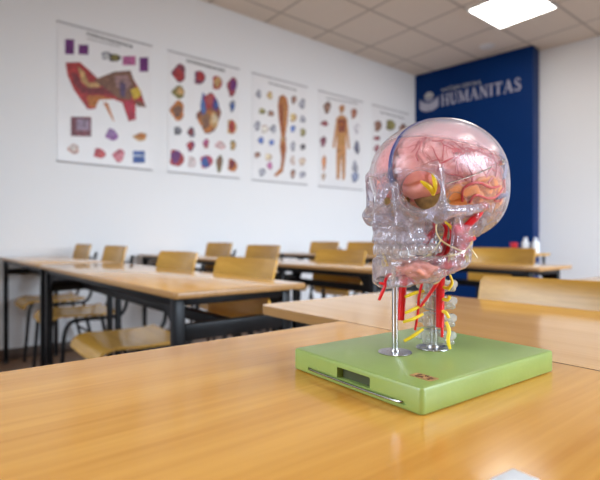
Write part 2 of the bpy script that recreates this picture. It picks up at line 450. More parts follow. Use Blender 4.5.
# ------------------------------------------------------------------ ceiling lamps
def lamp(x, y, label):
    t = thing('ceiling_light', label, 'ceiling light', (x, y, ZC), 0, 'square ceiling light panels')
    f = MB()
    for dx, dy, sx, sy in ((0, .285, .63, .02), (0, -.285, .63, .02), (.306, 0, .02, .59), (-.306, 0, .02, .59)):
        f.rbox((dx, dy, -.012), (sx, sy, .022), .003)
    f.build('frame', 'lampframe', t)
    d = MB(); d.rbox((0, 0, -.013), (.59, .55, .016), .004); d.build('diffuser', 'lamp', t)
    return t
l0 = lamp(4.41, 2.23, 'glowing square ceiling panel in front of the navy wall panel')
for i, (x, y) in enumerate(((4.41, -.75), (1.83, -.75), (-.74, -.75))):
    dup(l0, (x, y, ZC), 0, 'square ceiling light panel beyond the picture', 'square ceiling light panels')
# smoke detector plate
sd = MB(); sp = Vector((4.93, 3.0, ZC)); zc = (ZC - .87)
zz = zc * 468 / (240 - 46); pp = pt(487, 46, zz)
sd.lathe((pp.x, pp.y, ZC - .022), [(.03, 0), (.07, .006), (.085, .02), (.085, .0215)], 28)
tag(sd.build('smoke_detector', 'lampframe'), 'small round pale detector on the ceiling above the navy panel', 'smoke detector')

# ------------------------------------------------------------------ tables
def table(label, x0, y0, x1, y1, m='tabletop_y', zt=.75, group='classroom tables', r=.010, rot=0, bev=.003):
    cx, cy = (x0 + x1) / 2, (y0 + y1) / 2
    t = thing('classroom_table', label, 'table', (cx, cy, 0), rot, group)
    w, l = x1 - x0, y1 - y0
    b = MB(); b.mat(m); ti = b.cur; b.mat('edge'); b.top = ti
    b.prism(round_rect(-w / 2, -l / 2, w / 2, l / 2, r), zt - .016, zt, bev)
    b.build('tabletop', None, t, angle=50)
    ix, iy = w / 2 - .035, l / 2 - .06
    for sx in (-1, 1):
        for sy in (-1, 1):
            g = MB(); g.rbox((sx * ix, sy * iy, (zt - .018) / 2 + .003), (.028, .028, zt - .022), .003)
            g.add([(sx * ix, sy * (iy - .01) - .006, zt - .018), (sx * ix, sy * (iy - .11) - .006, zt - .018), (sx * ix, sy * (iy - .01) - .006, zt - .13),
                   (sx * ix + .004, sy * (iy - .01) - .006, zt - .018), (sx * ix + .004, sy * (iy - .11) - .006, zt - .018), (sx * ix + .004, sy * (iy - .01) - .006, zt - .13)],
                  [[0, 1, 2], [3, 5, 4], [0, 3, 4, 1], [1, 4, 5, 2], [2, 5, 3, 0]])
            q = g.build('leg', 'black', t)
            f = MB(); f.lathe((sx * ix, sy * iy, 0), [(.018, 0), (.018, .01), (.0145, .016)], 14); f.build('foot', 'blackplastic', q)
    for sy in (-1, 1):
        g = MB(); g.rbox((0, sy * iy, zt - .105), (2 * ix - .028, .025, .04), .003)
        g.build('crossbar', 'black', t)
        g = MB(); g.rbox((0, sy * iy, zt - .028), (2 * ix - .028, .025, .022), .003); g.build('top_rail', 'black', t)
    g = MB(); g.rbox((0, 0, zt - .105), (.03, 2 * iy - .025, .03), .003); g.build('beam', 'black', t)
    for sx in (-1, 1):
        g = MB(); g.rbox((sx * ix, 0, zt - .028), (.02, 2 * iy - .028, .022), .003); g.build('side_rail', 'black', t)
    return t
table('nearest beech table with the skull model standing on it', -.9, -.10, .4815, .5016, 'tabletop', bev=0, r=.006)
table('pale beech table abutting the skull table on its far right side', .4845, -.62, .885, .724, bev=0, r=.018)
t = table('long beech table on the left, its pointed corner nearest the skull table', .443, 1.006, .834, 2.545)
a = R(.5); dy = (2.545 - 1.006) / 2; t.rotation_euler.z = a; t.location.x -= math.sin(a) * dy
t = table('beech table at the far left, butted end to end against the long left table', .443, 2.555, .834, 3.945)
t.rotation_euler.z = a; t.location.x -= math.sin(a) * ((2.555 + 3.945) / 2 - 1.006)
table('beech table in the second row, directly left of the skull jaw', 1.407, 1.25, 1.80, 2.30)
table('beech table second row, its end under the wall posters', 1.407, 2.31, 1.80, 3.93)
table('beech table in front of the navy panel, right of the skull', 2.06, .92, 2.40, 1.88)
table('beech table in third row half hidden behind the skull', 2.5, 1.98, 2.95, 3.7)
table('pale table at the right edge behind the large chair back', 1.407, -.8, 1.90, .589)

# ------------------------------------------------------------------ chairs
def make_chair(label, group):
    """faces -X; seat .45, back .82"""
    t = thing('classroom_chair', label, 'chair', (0, 0, 0), 0, group)
    W = .40
    # seat: ply shell with a waterfall front, x from -.40 (front) to 0
    prof = [(-.365, .405), (-.36, .425), (-.345, .441), (-.31, .45), (-.2, .444), (-.06, .443), (.0, .452)]
    def shell(prof, y0, y1, th, curve, name, m):
        b = MB(); ny = 12; n = len(prof); vs = []
        for side in (0, 1):
            for i, (x, z) in enumerate(prof):
                a = Vector((prof[max(i - 1, 0)])); c = Vector((prof[min(i + 1, n - 1)])); tt = (c - a).normalized(); nn = Vector((-tt.y, tt.x))
                for k in range(ny + 1):
                    y = y0 + (y1 - y0) * k / ny; s = (2 * k / ny - 1)
                    e = max(0, abs(s) - .8) / .2; end = (i == 0 or i == n - 1)
                    yy = y * (1 - (.03 if end else 0))
                    d = curve(s)
                    vs.append((x + nn.x * th * side + d[0], yy, z + nn.y * th * side + d[1]))
        row = ny + 1; S_ = n * row; fs = []
        for i in range(n - 1):
            for k in range(ny):
                q = i * row + k
                fs.append([q, q + row, q + row + 1, q + 1]); fs.append([S_ + q, S_ + q + 1, S_ + q + row + 1, S_ + q + row])
        for i in range(n - 1):
            a, c = i * row, (i + 1) * row; fs.append([a, S_ + a, S_ + c, c])
            a, c = i * row + ny, (i + 1) * row + ny; fs.append([a, c, S_ + c, S_ + a])
        for k in range(ny):
            fs.append([k, k + 1, S_ + k + 1, S_ + k]); q = (n - 1) * row + k; fs.append([q, S_ + q, S_ + q + 1, q + 1])
        b.add(vs, fs); return b.build(name, m, t, angle=35)
    shell(prof, -W / 2, W / 2, .011, lambda s: (0, .006 * s * s), 'seat', 'ply')
    bprof = [(.040, .60), (.036, .63), (.045, .70), (.060, .77), (.072, .815), (.078, .826)]
    shell(bprof, -W / 2, W / 2, .010, lambda s: (-.035 * s * s, 0), 'backrest', 'ply')
    for sy in (-1, 1):
        y = sy * .165
        g = MB(); g.tube([(-.315, y * 1.06, .003), (-.295, y * 1.03, .25), (-.285, y, .36), (-.26, y, .415), (-.21, y, .430), (-.1, y, .430), (-.02, y, .430)], .011, 10, 5)
        g.build('leg', 'black', t)
        g = MB(); g.tube([(.09, y * 1.08, .003), (.03, y * 1.04, .25), (-.005, y, .425)], .011, 10, 4)
        g.build('leg', 'black', t)
        g = MB(); g.tube([(-.02, y, .430), (.02, y, .445), (.045, y, .50), (.052, y, .60), (.064, y, .70), (.081, y, .775)], .010, 10, 5)
        g.build('upright', 'black', t)
        g = MB(); g.rbox((.03, sy * (W / 2 + .001), .72), (.03, .012, .05), .004); g.build('end_cap', 'blackplastic', t)
    g = MB(); g.tube([(-.10, -.165, .425), (-.10, .165, .425)], .009, 10); g.build('crossbar', 'black', t)
    g = MB(); g.tube([(.035, -.172, .22), (.035, .172, .22)], .008, 10); g.build('crossbar', 'black', t)
    return t
GR = 'plywood chairs pushed in at the tables'
chairs = [
 (.875, 1.452, .80, 'plywood chair nearest the long left table\'s pointed corner'),
 (.875, 2.03, .812, 'plywood chair second from the pointed corner of the long left table'),
 (.875, 2.92, .83, 'plywood chair at the joint of the two left tables'),
 (.875, 3.66, .835, 'plywood chair farthest left, small back against the white wall'),
 (1.82, 1.94, .81, 'plywood chair in second row beside the skull jaw, pushed under table'),
 (1.82, 2.72, .83, 'plywood chair in second row right behind the large left chair back'),
 (1.82, 3.34, .845, 'plywood chair in second row with small back below the heart poster'),
 (2.98, 2.85, .85, 'plywood chair in third row, partly hidden by the skull forehead side'),
 (2.98, 3.37, .85, 'plywood chair in third row below the poster with the standing figure'),
 (2.66, 1.425, .818, 'plywood chair in front of the navy panel, right of the skull'),
 (.955, .37, .785, 'large plywood chair back at the right, reflected in the pale table'),
]
proto = None
for x, y, h, lab in chairs:
    if proto is None: c = proto = make_chair(lab, GR); c.location = (x, y, 0)
    else: c = dup(proto, (x, y, 0), 0, lab, GR)
    c.scale.z = h / .826

# ------------------------------------------------------------------ trolley with bottles by the end wall
t = thing('side_table', 'small dark side table carrying white bottles before the navy panel', 'side table', (4.42, 2.185, 0))
b = MB(); b.rbox((0, 0, .735), (.36, .46, .024), .004); b.build('tabletop', 'ply', t)
for sx in (-1, 1):
    for sy in (-1, 1):
        g = MB(); g.tube([(sx * .15, sy * .18, 0), (sx * .15, sy * .18, .724)], .012, 10); g.build('leg', 'black', t)
def bottle(p, h, lab):
    t = thing('bottle', lab, 'bottle', p, 0, 'white bottles on the side table')
    b = MB(); b.lathe((0, 0, 0), [(.030, 0), (.034, .004), (.034, h * .62), (.026, h * .75), (.013, h * .82), (.013, h * .84)], 20); b.build('body', 'whitepl', t)
    c = MB(); c.lathe((0, 0, h * .84), [(.016, 0), (.016, h * .14), (.012, h * .16)], 16); c.build('cap', 'whitepl', t)
def at_x(px, X):
    u = (px - 300) / 468; z = X / (CY + SY * u); return (X, z * (SY - CY * u))
x, y = at_x(525.5, 4.38); bottle((x, y, .747), .148, 'white bottle beside the red cup on the far side table')
x, y = at_x(535.5, 4.38); bottle((x, y, .747), .145, 'white bottle at the right end, against the navy panel edge')
x, y = at_x(514, 4.38)
b = MB(); b.lathe((x, y, .747), [(.026, 0), (.030, .005), (.036, .10), (.033, .10), (.028, .02), (.0, .02)], 20)
tag(b.build('cup', 'redpl'), 'small red cup beside the white bottles', 'cup')

# ------------------------------------------------------------------ small white thing at the bottom edge
b = MB(); c = pt(516, 493, .226); c.z = .7535
b.rbox((c.x, c.y, .7524), (.020, .016, .0045), .0018, 3, Matrix.Rotation(R(-5), 3, 'Z'))
tag(b.build('eraser', 'whitepl'), 'small white rounded eraser on the skull table at the bottom edge', 'eraser')

# ------------------------------------------------------------------ posters
def poster(name, label, x0, x1, quad, shapes, ticks):
    z0, z1 = 1.479, 2.556; y = YL - .004
    t = thing('wall_poster', label, 'poster', ((x0 + x1) / 2, YL, z0), 0, 'anatomy posters on the left wall'); off = t.location
    b = MB(); b.rbox(((x0 + x1) / 2, y, (z0 + z1) / 2), (x1 - x0, .003, z1 - z0), 0); b.build('sheet', 'paper', t, off)
    for nm, z in (('top_rail', z1), ('bottom_rail', z0)):
        b = MB(); b.tube([(x0 - .005, y - .004, z), (x1 + .005, y - .004, z)], .007, 10); b.build(nm, 'rail', t, off)
    (ax, ay), (bx, by), (cx, cy), (dx, dy) = quad      # TL TR BL BR in picture-crop units
    def w(p):
        u = (p[0] - ax) / (bx - ax); yt = ay + (by - ay) * u; yb = cy + (dy - cy) * u
        v = (p[1] - yt) / (yb - yt); return x0 + u * (x1 - x0), z1 - v * (z1 - z0)
    b = MB(); n = 0
    rnd = random.Random(name)
    def put(poly, col):
        nonlocal n
        n += 1; b.mat(ink(tuple(.8 * q for q in col))); yy = y - .0018 - n * .00002
        q = [w(p) for p in poly]
        ar = sum(q[i - 1][0] * q[i][1] - q[i][0] * q[i - 1][1] for i in range(len(q)))
        if ar < 0: q = q[::-1]
        b.add([(u, yy, v) for u, v in q], [list(range(len(q)))])
    for sh in shapes:
        if sh[0] == 'p': put(sh[1], sh[2])
        elif sh[0] == 'r': a, c, d, e = sh[1]; put([(a, c), (d, c), (d, e), (a, e)], sh[2])
        else:
            cx_, cy_, rx, ry = sh[1]; cols = sh[2] if isinstance(sh[2][0], tuple) else [sh[2]]
            for k, col in enumerate(cols):
                f = 1 - .33 * k; ph = rnd.uniform(0, 6)
                ox, oy = (rnd.uniform(-.25, .25) * rx, rnd.uniform(-.25, .25) * ry) if k else (0, 0)
                put([(cx_ + ox + rx * f * math.cos(a) * (1 + .22 * math.sin(3 * a + ph)), cy_ + oy + ry * f * math.sin(a) * (1 + .18 * math.sin(2 * a + ph)))
                     for a in [2 * math.pi * i / 16 for i in range(16)]], col)
    for (a, c, d, e, hgt) in ticks:      # line of fine title lettering, too small to read
        x = a
        while x < d:
            wd = rnd.uniform(3, 7); yy = c + (e - c) * (x - a) / (d - a)
            put([(x, yy), (x + wd, yy + .27 * wd), (x + wd, yy + .27 * wd + hgt), (x, yy + hgt)], (.22, .22, .22)); x += wd + 2.2
    b.build('print', None, t, off, smooth=False)
PU, PK, RD, DR, OR, TN, BR, BK, BL, OL, YE, GY = (.16, .02, .18), (.5, .12, .3), (.42, .03, .03), (.22, .02, .03), (.55, .18, .03), (.6, .36, .14), (.22, .10, .06), (.04, .03, .04), (.04, .10, .35), (.2, .17, .04), (.7, .48, .04), (.25, .25, .3)
crop1 = ((45, 30), (297, 97), (45, 403), (290, 423))
ear = [('p', [(65, 140), (100, 138), (125, 160), (150, 185), (190, 165), (235, 160), (245, 185), (265, 215), (280, 258), (250, 250), (250, 290), (230, 295), (212, 245), (185, 235), (150, 228), (140, 262), (120, 264), (85, 212), (70, 175)], RD),
  ('p', [(78, 165), (92, 170), (110, 205), (150, 205), (195, 205), (190, 225), (130, 222), (105, 222), (85, 195)], DR),
  ('p', [(95, 150), (112, 165), (122, 192), (160, 192), (150, 204), (122, 206), (105, 190)], TN),
  ('p', [(118, 228), (150, 226), (190, 236), (150, 238), (140, 258), (124, 256)], OR),
  ('p', [(135, 185), (190, 163), (235, 160), (250, 200), (235, 238), (200, 235), (178, 215), (150, 198)], BR),
  ('p', [(190, 175), (225, 172), (238, 195), (222, 215), (196, 205)], (.35, .2, .2)),
  ('p', [(205, 190), (222, 195), (220, 232), (206, 225)], (.1, .06, .14)),
  ('p', [(235, 212), (258, 203), (268, 226), (245, 238)], YE), ('p', [(218, 240), (240, 240), (252, 288), (232, 292)], (.5, .03, .07)),
  ('p', [(248, 240), (272, 245), (282, 258), (256, 256)], BR),
  ('p', [(160, 245), (172, 245), (191, 296), (184, 290)], OR),
  ('r', (64, 78, 86, 118), PU), ('r', (97, 92, 122, 118), PU), ('e', (167, 120, 12, 12), (GY, (.7, .7, .7))), ('e', (190, 126, 16, 12), (BK, OL)), ('r', (213, 122, 250, 146), PK), ('r', (261, 126, 287, 164), PU),
  ('r', (78, 284, 129, 336), (.22, .06, .08)), ('r', (92, 290, 124, 320), (.35, .25, .35)), ('e', (183, 330, 16, 16), ((.3, .1, .35), (.35, .2, .45))), ('e', (264, 336, 20, 10), (TN, OR)),
  ('e', (85, 370, 14, 12), ((.6, .35, .3), (.8, .7, .65))), ('e', (150, 380, 15, 15), ((.5, .05, .08), (.6, .1, .1))), ('e', (203, 386, 16, 16), ((.6, .15, .2), (.7, .25, .3))), ('r', (242, 373, 277, 405), BL), ('r', (242, 383, 277, 388), (.5, .6, .8))]
poster('ear', 'anatomy poster farthest left, large red ear drawing', .80, 1.544, crop1, ear, [(118, 58, 235, 92, 8), (120, 74, 200, 94, 3)])
crop2 = ((343, 110), (530, 160), (340, 435), (523, 450))
heart = [('e', q, c) for q, c in (((370, 170, 17, 22), ((.25, .05, .08), RD)), ((420, 181, 14, 22), ((.18, .04, .1), RD)), ((467, 195, 13, 22), (RD, TN)), ((510, 207, 14, 25), ((.3, .04, .06), PU)),
  ((368, 221, 15, 16), (OL, TN)), ((366, 271, 17, 24), (OR, BR)), ((365, 325, 9, 13), (BK, GY)), ((400, 328, 10, 13), (GY, DR)), ((398, 366, 10, 14), ((.2, .04, .14), RD)), ((438, 358, 8, 12), (RD, PK)), ((477, 362, 14, 10), ((.7, .4, .4), (.8, .6, .6))),
  ((362, 398, 17, 26), (RD, PU)), ((400, 408, 10, 18), ((.7, .55, .55), (.8, .7, .7))), ((438, 407, 16, 20), ((.45, .05, .1), BL)), ((474, 412, 9, 23), (OL, BR)), ((510, 415, 13, 20), (OR, DR)), ((510, 258, 8, 16), (GY, BL)), ((508, 313, 13, 23), (TN, RD)), ((512, 362, 8, 16), (OL, TN)),
  ((447, 290, 31, 38), ((.25, .09, .05), OR)), ((431, 255, 7, 30), (BL, (.1, .2, .5))), ((447, 243, 14, 22), (RD, (.5, .1, .1))), ((463, 252, 9, 18), (PU, BL)), ((437, 297, 13, 22), ((.3, .14, .06), BR)), ((459, 295, 11, 20), (TN, (.7, .55, .35))))]
poster('heart', 'anatomy poster with many small hearts around one big heart', 1.696, 2.426, crop2, heart, [(388, 132, 490, 160, 8)])
crop3 = ((40, 47), (222, 98), (40, 405), (220, 418))
leg = [('p', [(126, 125), (140, 120), (152, 132), (157, 160), (153, 215), (146, 255), (150, 300), (143, 345), (138, 376), (116, 393), (108, 388), (130, 364), (133, 330), (127, 292), (132, 255), (124, 200), (121, 155)], (.50, .17, .04)),
  ('p', [(128, 150), (135, 150), (140, 240), (136, 246), (128, 200)], (.32, .07, .03)), ('p', [(143, 150), (150, 160), (148, 210), (143, 235)], (.62, .28, .08)), ('e', (140, 266, 8, 9), ((.3, .14, .1), TN)), ('p', [(136, 285), (143, 285), (141, 340), (136, 340)], (.33, .08, .03))]
for x, y, c in ((60, 118, GY), (95, 122, TN), (175, 138, BR), (205, 152, GY), (70, 175, OL), (98, 182, BR), (173, 197, TN), (207, 202, GY), (55, 225, GY), (78, 235, (.6, .45, .4)), (106, 234, GY), (172, 234, BL), (207, 246, OL), (67, 273, BL), (100, 280, BL), (172, 292, GY), (207, 294, BK), (55, 322, BR), (90, 328, (.6, .4, .25)), (172, 338, (.55, .4, .35)), (205, 342, (.6, .4, .3)), (70, 380, GY), (95, 357, PK), (172, 383, BR), (205, 385, GY)):
    leg.append(('e', (x, y, 8 + (x * 7) % 4, 11 + (y * 5) % 7), (c, tuple(min(1, q * 1.7 + .1) for q in c))))
poster('leg', 'anatomy poster in the middle with one tall orange leg', 2.582, 3.296, crop3, leg, [(92, 78, 182, 104, 5)])
crop4 = ((262, 105), (408, 147), (257, 428), (402, 437))
SK = (.62, .30, .12)
man = [('e', (336, 168, 9, 15), (SK, (.5, .2, .06))), ('p', [(318, 198), (330, 188), (342, 188), (354, 200), (364, 300), (357, 302), (350, 250), (350, 300), (347, 400), (338, 408), (334, 320), (328, 405), (318, 402), (318, 300), (320, 250), (312, 300), (305, 296)], SK),
  ('p', [(322, 202), (350, 202), (347, 245), (325, 245)], (.32, .09, .05)), ('e', (337, 222, 8, 12), ((.25, .04, .05), OR)), ('p', [(324, 250), (347, 250), (345, 290), (326, 290)], (.6, .3, .1))]
for q, c in (((288, 163, 11, 20), BR), ((377, 184, 10, 18), (.3, .1, .05)), ((280, 216, 12, 8), DR), ((388, 235, 8, 16), (.6, .55, .6)), ((275, 278, 9, 18), (.2, .05, .08)), ((388, 296, 9, 20), (.1, .1, .16)), ((278, 350, 6, 26), OR), ((381, 360, 9, 20), GY), ((381, 395, 12, 18), (.2, .23, .35)), ((276, 396, 6, 12), (.45, .3, .2))):
    man.append(('e', q, (c, tuple(min(1, k * 1.5 + .06) for k in c))))
poster('man', 'anatomy poster with a standing human figure', 3.473, 4.178, crop4, man, [(285, 128, 390, 150, 4)])
crop5 = ((440, 158), (560, 190), (437, 437), (557, 447))
org = [('e', q, (c, tuple(min(1, k * 1.5 + .06) for k in c))) for q, c in (((457, 227, 11, 20), BR), ((498, 224, 15, 20), OL), ((540, 240, 11, 20), BR), ((455, 266, 11, 6), DR), ((455, 300, 9, 12), (.3, .1, .12)), ((500, 300, 18, 30), OR), ((540, 310, 10, 16), TN), ((460, 360, 12, 18), RD), ((505, 365, 12, 18), BL), ((540, 370, 10, 16), OL), ((480, 410, 12, 12), BR))]
poster('organs', 'anatomy poster next to the navy panel, half hidden by the skull', 4.355, 5.06, crop5, org, [(465, 180, 540, 200, 4)])

# ------------------------------------------------------------------ the skull model
def smin(a, b, k):
    h = np.clip(.5 + .5 * (b - a) / k, 0, 1); return b * (1 - h) + a * h - k * h * (1 - h)
def smax(a, b, k): return -smin(-a, -b, k)
def ell(P, c, r, rz=0, ry=0):
    q = P - np.array(c, float)
    if rz:
        a = R(rz); x, y = q[..., 0] * math.cos(a) + q[..., 1] * math.sin(a), -q[..., 0] * math.sin(a) + q[..., 1] * math.cos(a)
        q = np.stack([x, y, q[..., 2]], -1)
    if ry:
        a = R(ry); x, z = q[..., 0] * math.cos(a) + q[..., 2] * math.sin(a), -q[..., 0] * math.sin(a) + q[..., 2] * math.cos(a)
        q = np.stack([x, q[..., 1], z], -1)
    r = np.array(r, float); k0 = np.sqrt(((q / r) ** 2).sum(-1)); k1 = np.sqrt(((q / r ** 2) ** 2).sum(-1)) + 1e-9
    return k0 * (k0 - 1) / k1
def cap(P, a, b, r0, r1=None):
    a, b = np.array(a, float), np.array(b, float); r1 = r0 if r1 is None else r1
    d = b - a; t = np.clip(((P - a) @ d) / (d @ d), 0, 1)
    return np.sqrt(((P - a - t[..., None] * d) ** 2).sum(-1)) - (r0 + (r1 - r0) * t)
def bar(P, a, b, t, za, zb, rd=.3):
    """upright plate over a ground line a-b, from height za[i] to zb[i]"""
    a2, b2 = np.array(a, float), np.array(b, float); d = b2 - a2
    s = np.clip(((P[..., :2] - a2) @ d) / (d @ d), 0, 1)
    dx = np.sqrt(((P[..., :2] - a2 - s[..., None] * d) ** 2).sum(-1)) - t + rd
    lo = za[0] + (za[1] - za[0]) * s; hi = zb[0] + (zb[1] - zb[0]) * s
    dz = np.abs(P[..., 2] - (lo + hi) / 2) - (hi - lo) / 2 + rd
    return np.minimum(np.maximum(dx, dz), 0) + np.sqrt(np.maximum(dx, 0) ** 2 + np.maximum(dz, 0) ** 2) - rd
def sym(P): return np.stack([P[..., 0], np.abs(P[..., 1]), P[..., 2]], -1)

def cran(P):
    d = ell(P, (-.5, 0, 4.3), (8.7, 7.05, 6.9))
    d = smin(d, ell(P, (4.3, 0, 4.6), (4.9, 5.4, 4.6)), 1.2)
    d = smin(d, ell(P, (-4.5, 0, 2.1), (4.9, 5.6, 5.0)), 1.2)
    return d
def skull(P):
    P = sym(P); c = cran(P); d = c
    B = P; P = P - np.array((.25, 0, .8))           # the face sits high on this skull
    d = smax(d, -ell(P, (6.2, 7.1, 1.2), (2.8, 2.0, 3.0)), .8)
    d = smin(d, cap(P, (8.8, .5, 3.1), (7.0, 4.3, 3.4), .6), .5)
    d = smin(d, cap(P, (6.8, 4.5, 3.0), (6.4, 4.7, -.6), .55), .4)
    d = smin(d, ell(P, (6.6, 4.4, -1.2), (1.1, .9, 1.1)), .5)
    d = smin(d, cap(P, (6.5, 5.1, -1.0), (3.9, 6.2, -.8), .70, .52), .5)
    d = smin(d, cap(P, (3.9, 6.2, -.8), (.8, 6.3, -.3), .52, .5), .3)
    d = smin(d, ell(P, (7.4, 0, -2.3), (2.5, 3.0, 2.5)), .7)
    d = smin(d, ell(P, (7.1, 0, -3.8), (2.9, 3.1, 1.2)), .5)
    d = smin(d, cap(P, (8.8, 1.3, -.6), (7.5, 4.2, -1.1), .6), .5)
    d = smin(d, cap(P, (9.2, .2, 2.6), (10.3, .2, .4), .5, .36), .4)
    d = smin(d, cap(P, (9.1, 1.0, 1.8), (9.2, 1.5, -2.2), .45), .4)
    d = smin(d, ell(P, (3.0, 0, -1.2), (4.0, 3.2, 1.5)), .8)
    d = smin(d, cap(P, (4.1, 1.7, -1.5), (4.4, 1.9, -4.2), .6, .4), .4)
    d = smin(d, cap(B, (-.6, 5.2, .3), (.2, 4.8, -2.2), 1.0, .55), .6)
    inner = cran(B) + .42
    d = smax(d, -np.maximum(inner, -(B[..., 2] + .6)), .2)                     # brain cavity
    d = smax(d, -ell(P, (7.7, 3.0, 1.1), (3.6, 2.0, 2.1), 20), .25)            # orbits
    na = smin(ell(P, (9.6, .45, -1.5), (2.3, .75, .95)), ell(P, (9.6, 0, -.5), (2.0, .65, 1.2)), .4)
    d = smax(d, -na, .2)
    d = smax(d, -ell(P, (7.6, 3.3, -2.7), (1.5, .9, .8)), .5)                       # canine fossa
    d = smax(d, -ell(P, (4.0, 4.9, -1.0), (1.9, .8, 2.0)), .3)                     # gap behind the arch
    return d
def mandible(P):
    P = sym(P)
    P[..., 0] -= .75 * np.clip((P[..., 0] - 2) / 5, 0, 1)
    d = bar(P, (8.6, 0), (8.0, 1.7), .66, (-7.9, -7.8), (-5.0, -5.0), .4)
    d = smin(d, bar(P, (8.0, 1.7), (5.6, 3.4), .64, (-7.8, -7.4), (-5.0, -4.9), .4), .5)
    d = smin(d, bar(P, (5.6, 3.4), (2.9, 4.6), .62, (-7.4, -6.1), (-4.9, -4.3), .4), .5)
    d = smin(d, ell(P, (9.0, 0, -7.4), (.75, 1.3, .75)), .5)
    # ramus leans back
    Q_ = P.copy(); Q_[..., 0] = P[..., 0] + (P[..., 2] + 4) * .16
    d = smin(d, bar(Q_, (1.8, 4.8), (3.9, 4.6), .42, (-5.7, -6.3), (-1.4, -1.4), .3), .5)
    d = smin(d, cap(P, (1.2, 5.0, -2.0), (.95, 5.1, -.3), .4, .55), .4)
    d = smin(d, cap(P, (3.3, 4.7, -2.0), (3.5, 4.8, -.3), .5, .3), .4)
    return d
def nets(fn, lo, hi, h):
    """surface of a signed distance field as a quad mesh"""
    ax = [np.arange(lo[i], hi[i] + h, h) for i in range(3)]
    G = np.stack(np.meshgrid(*ax, indexing='ij'), -1); F = fn(G); F = np.where(F == 0, 1e-6, F)
    n = [a - 1 for a in F.shape]; acc = np.zeros((*n, 3)); cnt = np.zeros(n)
    sl = lambda o, m: tuple(slice(o[i], o[i] + m[i]) for i in range(3))
    corners = [(i, j, k) for i in (0, 1) for j in (0, 1) for k in (0, 1)]
    for a in corners:
        for ax_ in range(3):
            if a[ax_]: continue
            b_ = list(a); b_[ax_] = 1
            fa, fb = F[sl(a, n)], F[sl(b_, n)]; c = (fa < 0) != (fb < 0)
            t = np.where(c, fa / np.where(c, fa - fb, 1), 0)
            p = np.zeros((*n, 3)); p[...] = a; p[..., ax_] += t
            acc += p * c[..., None]; cnt += c
    act = cnt > 0; idx = -np.ones(n, int); idx[act] = np.arange(act.sum())
    cell = np.argwhere(act); V = (cell + acc[act] / cnt[act][:, None]) * h + np.array(lo)
    faces = []
    for ax_ in range(3):
        u, v = [(1, 2), (2, 0), (0, 1)][ax_]
        m = list(F.shape); m[ax_] -= 1
        a = [slice(None)] * 3; b_ = [slice(None)] * 3; a[ax_] = slice(0, -1); b_[ax_] = slice(1, None)
        fa, fb = F[tuple(a)], F[tuple(b_)]
        e = np.argwhere((fa < 0) != (fb < 0))
        ok = (e[:, u] > 0) & (e[:, v] > 0) & (e[:, u] < n[u]) & (e[:, v] < n[v]); e = e[ok]
        neg = fa[tuple(e.T)] < 0
        def c_(du, dv):
            q = e.copy(); q[:, u] -= du; q[:, v] -= dv; return idx[tuple(q.T)]
        q = np.stack([c_(1, 1), c_(0, 1), c_(0, 0), c_(1, 0)], 1)
        q[~neg] = q[~neg][:, ::-1]; faces.append(q)
    return V, np.concatenate(faces)

SC = .0080
OS = Vector((.379, .2618, .8944))
fdir = Vector((-1, -.02, 0)).normalized(); ldir = Vector((0, 0, 1)).cross(fdir)
def W3(p): return OS + (fdir * p[0] + ldir * p[1] + Vector((0, 0, p[2]))) * SC
MAT = np.array([fdir[:], ldir[:], (0, 0, 1)]) * SC
def WN(V): return np.asarray(V) @ MAT + np.array(OS[:])
def loc3(px, py, z):
    d = (pt(px, py, z) - OS) / SC; return Vector((d.dot(fdir), d.dot(ldir), d.z))

BOXC = Vector((.358, .2655, .75)); BR_ = Matrix.Rotation(R(-2.3), 3, 'Z')
model = thing('skull_model', 'clear anatomical skull with pink brain and red vessels on a green base', 'anatomical model', BOXC)
OFF = BOXC
HB = .0195
# green base box
bx, by = .185, .149
b = MB(); b.prism([tuple((BR_ @ Vector((x, y, 0)) + BOXC).xy) for x, y in round_rect(-bx / 2, -by / 2, bx / 2, by / 2, .004, 6)], .7503, .75 + HB, .0022)
base = b.build('base_box', 'green', model, OFF, angle=60)
def onbox(x, y, z): return BR_ @ Vector((x, y, z)) + BOXC
# handle recess and swing handle on the short face
def cut_recess():
    c = MB(); c.rbox(onbox(-bx / 2, -.006, .0105), (.016, .038, .0095), .0008, 1, BR_)
    o = c.build('cutter', 'darkgreen'); md = base.modifiers.new('recess', 'BOOLEAN'); md.object = o; md.operation = 'DIFFERENCE'; md.solver = 'EXACT'
    c2 = MB(); c2.rbox(onbox(-bx / 2, -.004, .0052), (.0036, .112, .0026), .0004, 1, BR_)
    o2 = c2.build('cutter2', 'darkgreen'); md2 = base.modifiers.new('slot', 'BOOLEAN'); md2.object = o2; md2.operation = 'DIFFERENCE'; md2.solver = 'EXACT'
    bpy.context.view_layer.update()
    o.parent = o2.parent = None
    dg = bpy.context.evaluated_depsgraph_get()
    # the cutters live at the world origin while the box hangs on its root: move them with it
    me = bpy.data.meshes.new_from_object(base.evaluated_get(dg))
    base.modifiers.clear(); base.data = me
    bpy.data.objects.remove(o); bpy.data.objects.remove(o2)
    me.polygons.foreach_set('use_smooth', [True] * len(me.polygons)); me.set_sharp_from_angle(angle=R(35))
cut_recess()
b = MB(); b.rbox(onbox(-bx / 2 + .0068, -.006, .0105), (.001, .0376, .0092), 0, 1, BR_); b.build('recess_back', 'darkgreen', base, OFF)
b = MB(); b.tube([onbox(-bx / 2 + .0012, .050, .0055), onbox(-bx / 2 - .0006, .046, .0052), onbox(-bx / 2 - .0008, .018, .0048), onbox(-bx / 2 - .0008, -.02, .0046), onbox(-bx / 2 - .0006, -.05, .005), onbox(-bx / 2 + .0012, -.056, .0054)], .0009, 8, 4)
b.build('wire_handle', 'steel', base, OFF)
